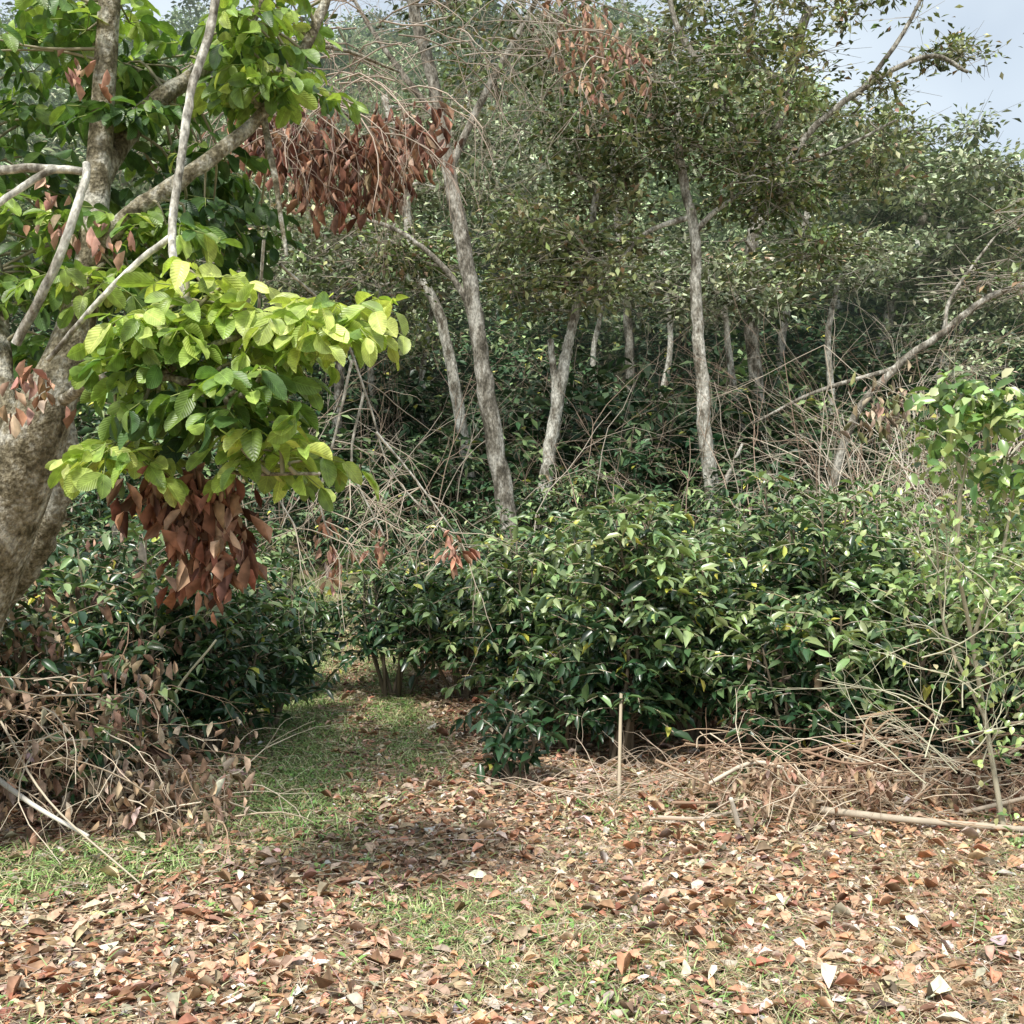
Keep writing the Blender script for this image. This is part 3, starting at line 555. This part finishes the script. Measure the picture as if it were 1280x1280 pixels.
for (a,b) in [(1110,490),(1120,510),(1100,525),(1280,575)]: deadcluster(mb,W(a,b,7.5),(.2,.15,.15),30,.09,2,[(.38,.28,.2),(.28,.29,.14),(.42,.33,.24)])
mb.build("coffee_sapling",[M_twig,M_coffee,M_dry])
mb=MB()
def stick(a,b,r0,r1,col,bend=.05):
    a=np.array(a,float);b=np.array(b,float);p=smooth([a,(a*.6+b*.4)+rng.normal(size=3)*bend,b],6);tube(mb,p,np.linspace(r0,r1,len(p)),col,0,6,.06)
SC=[(.55,.44,.32),(.42,.3,.2),(.66,.57,.44),(.33,.22,.15)]
for k in range(230):
    x=1.0+R_()*2.6;y=5.2+R_()*.85;z=float(height(x,y));an=rng.normal()*.9;l=.12+.38*R_()**1.5
    zc=.03+.38*R_()*math.exp(-((x-2.3)/1.1)**2)
    stick((x-math.cos(an)*l,y-math.sin(an)*l*.6,max(.01,z+zc+rng.normal()*.1)),(x+math.cos(an)*l,y+math.sin(an)*l*.6,max(.01,z+zc+rng.normal()*.13)),.003+.007*R_()**2,.0025,SC[rng.integers(4)])
for k in range(130):
    x=.9+R_()*2.6;y=5.15+R_()*.9;bare(mb,np.array([x,y,.02+.28*R_()]),[rng.normal(),rng.normal()*.5,.2],.3+.35*R_(),.004,1,.7,SC[rng.integers(4)],0,.4)
stick((1.6,5.3,.06),(2.5,5.0,.05),.02,.016,(.5,.43,.33),.02);stick((1.05,5.6,.1),(1.6,5.55,.16),.012,.01,(.66,.58,.46));stick((1.15,5.2,.01),(1.1,5.15,.16),.016,.012,(.66,.6,.5),.0)
stick((1.9,5.5,.1),(2.75,5.2,.18),.014,.01,(.6,.5,.38));stick((.75,5.3,.02),(1.35,5.5,.04),.012,.008,(.55,.46,.36))
for k in range(60):
    x=.1+R_()*1.1;y=5.6+R_()*.7;z=float(height(x,y));bare(mb,np.array([x,y,z+.02]),[rng.normal(),rng.normal()*.4,.25],.25+.3*R_(),.004,1,.5,(.52,.42,.32),0,.3)
stick((.6,5.75,-.03),(.66,6.2,.5),.012,.01,(.46,.39,.28),.025)
for _ in range(70): deadcluster(mb,(1.0+R_()*2.2,5.25+R_()*.6,.08+.16*R_()),(.16,.14,.06),10,.065,1,[(.55,.4,.28),(.42,.27,.18)],.45)
mb.build("brush_pile",[M_twig,M_dry])
mb=MB()
def curve(pts,r,col): 
    p=smooth(pts,6);tube(mb,p,np.linspace(r,r*.6,len(p)),col,0,6,.05)
curve([W(-20,960,5.0),W(40,1005,4.7),W(110,1045,4.5)],.014,(.68,.64,.56))
curve([W(0,900,5),W(60,1000,4.6),(-1.55,4.3,.03)],.006,(.56,.48,.36))
for k in range(150):
    x=-3.1+R_()*1.75;y=4.8+R_()*.9;z=float(height(x,y));bare(mb,np.array([x,y,z+.02+.75*R_()*(1 if x<-1.9 else .3)]),[rng.normal(),rng.normal()*.4,.1],.3+.5*R_(),.0045,1,.9,SC[rng.integers(4)],0,.45)
for k in range(90):
    x=-3.2+R_()*1.75;y=4.9+R_()*.7;h=R_()**1.2*(.85 if x<-1.9 else .3);deadcluster(mb,(x,y,.06+h),(.2,.2,.14),11,.08,1,[(.38,.25,.17),(.5,.37,.26),(.22,.15,.1),(.6,.5,.4)],.4)
curve([(-1.95,5.9,0),(-1.95,5.85,.5),W(270,800,5.8)],.01,(.62,.58,.4))
mb.build("dead_branch_heap",[M_twig,M_dry])
# ---------------------------------------------------------------- light, sky, camera
EL=58
w=bpy.data.worlds.new("World");bpy.context.scene.world=w;w.use_nodes=True;nt=w.node_tree;L=nt.links
bg=nt.nodes["Background"];sky=nd(nt,"ShaderNodeTexSky",sky_type="NISHITA");sky.sun_disc=False;sky.sun_elevation=math.radians(EL);sky.dust_density=2.5;sky.air_density=1.0
sd=Vector((-.3,-.75,0)).normalized();sky.sun_rotation=math.atan2(sd.x,sd.y)
tc=nd(nt,"ShaderNodeTexCoord");nz=nd(nt,"ShaderNodeTexNoise");nz.inputs["Scale"].default_value=2.6;nz.inputs["Detail"].default_value=4;L.new(tc.outputs["Generated"],nz.inputs["Vector"])
mr=nd(nt,"ShaderNodeMapRange");mr.inputs[1].default_value=.38;mr.inputs[2].default_value=.62;mr.inputs[3].default_value=.45;mr.inputs[4].default_value=.92;L.new(nz.outputs[0],mr.inputs[0])
mx=nd(nt,"ShaderNodeMix",data_type="RGBA");L.new(mr.outputs[0],mx.inputs[0]);L.new(sky.outputs[0],mx.inputs[6]);mx.inputs[7].default_value=(6.8,7.6,8.2,1)
L.new(mx.outputs[2],bg.inputs[0]);bg.inputs[1].default_value=.14
s=bpy.data.lights.new("sun","SUN");s.energy=5.0;s.angle=math.radians(10);s.color=(1,.96,.9)
so=bpy.data.objects.new("sun",s);bpy.context.scene.collection.objects.link(so)
e=math.radians(EL);dirv=Vector((sd.x*math.cos(e),sd.y*math.cos(e),math.sin(e)));so.rotation_euler=dirv.to_track_quat('Z','Y').to_euler()
c=bpy.data.cameras.new("camera");c.lens=36;c.sensor_width=36;c.clip_end=2000;c.clip_start=.05
co=bpy.data.objects.new("camera",c);co.location=(0,0,CAMZ);co.rotation_euler=(math.radians(90),0,0);bpy.context.scene.collection.objects.link(co);bpy.context.scene.camera=co
bpy.context.scene.view_settings.view_transform='Standard'
print("grove",cnt,"verts",grove.n,forest.n)
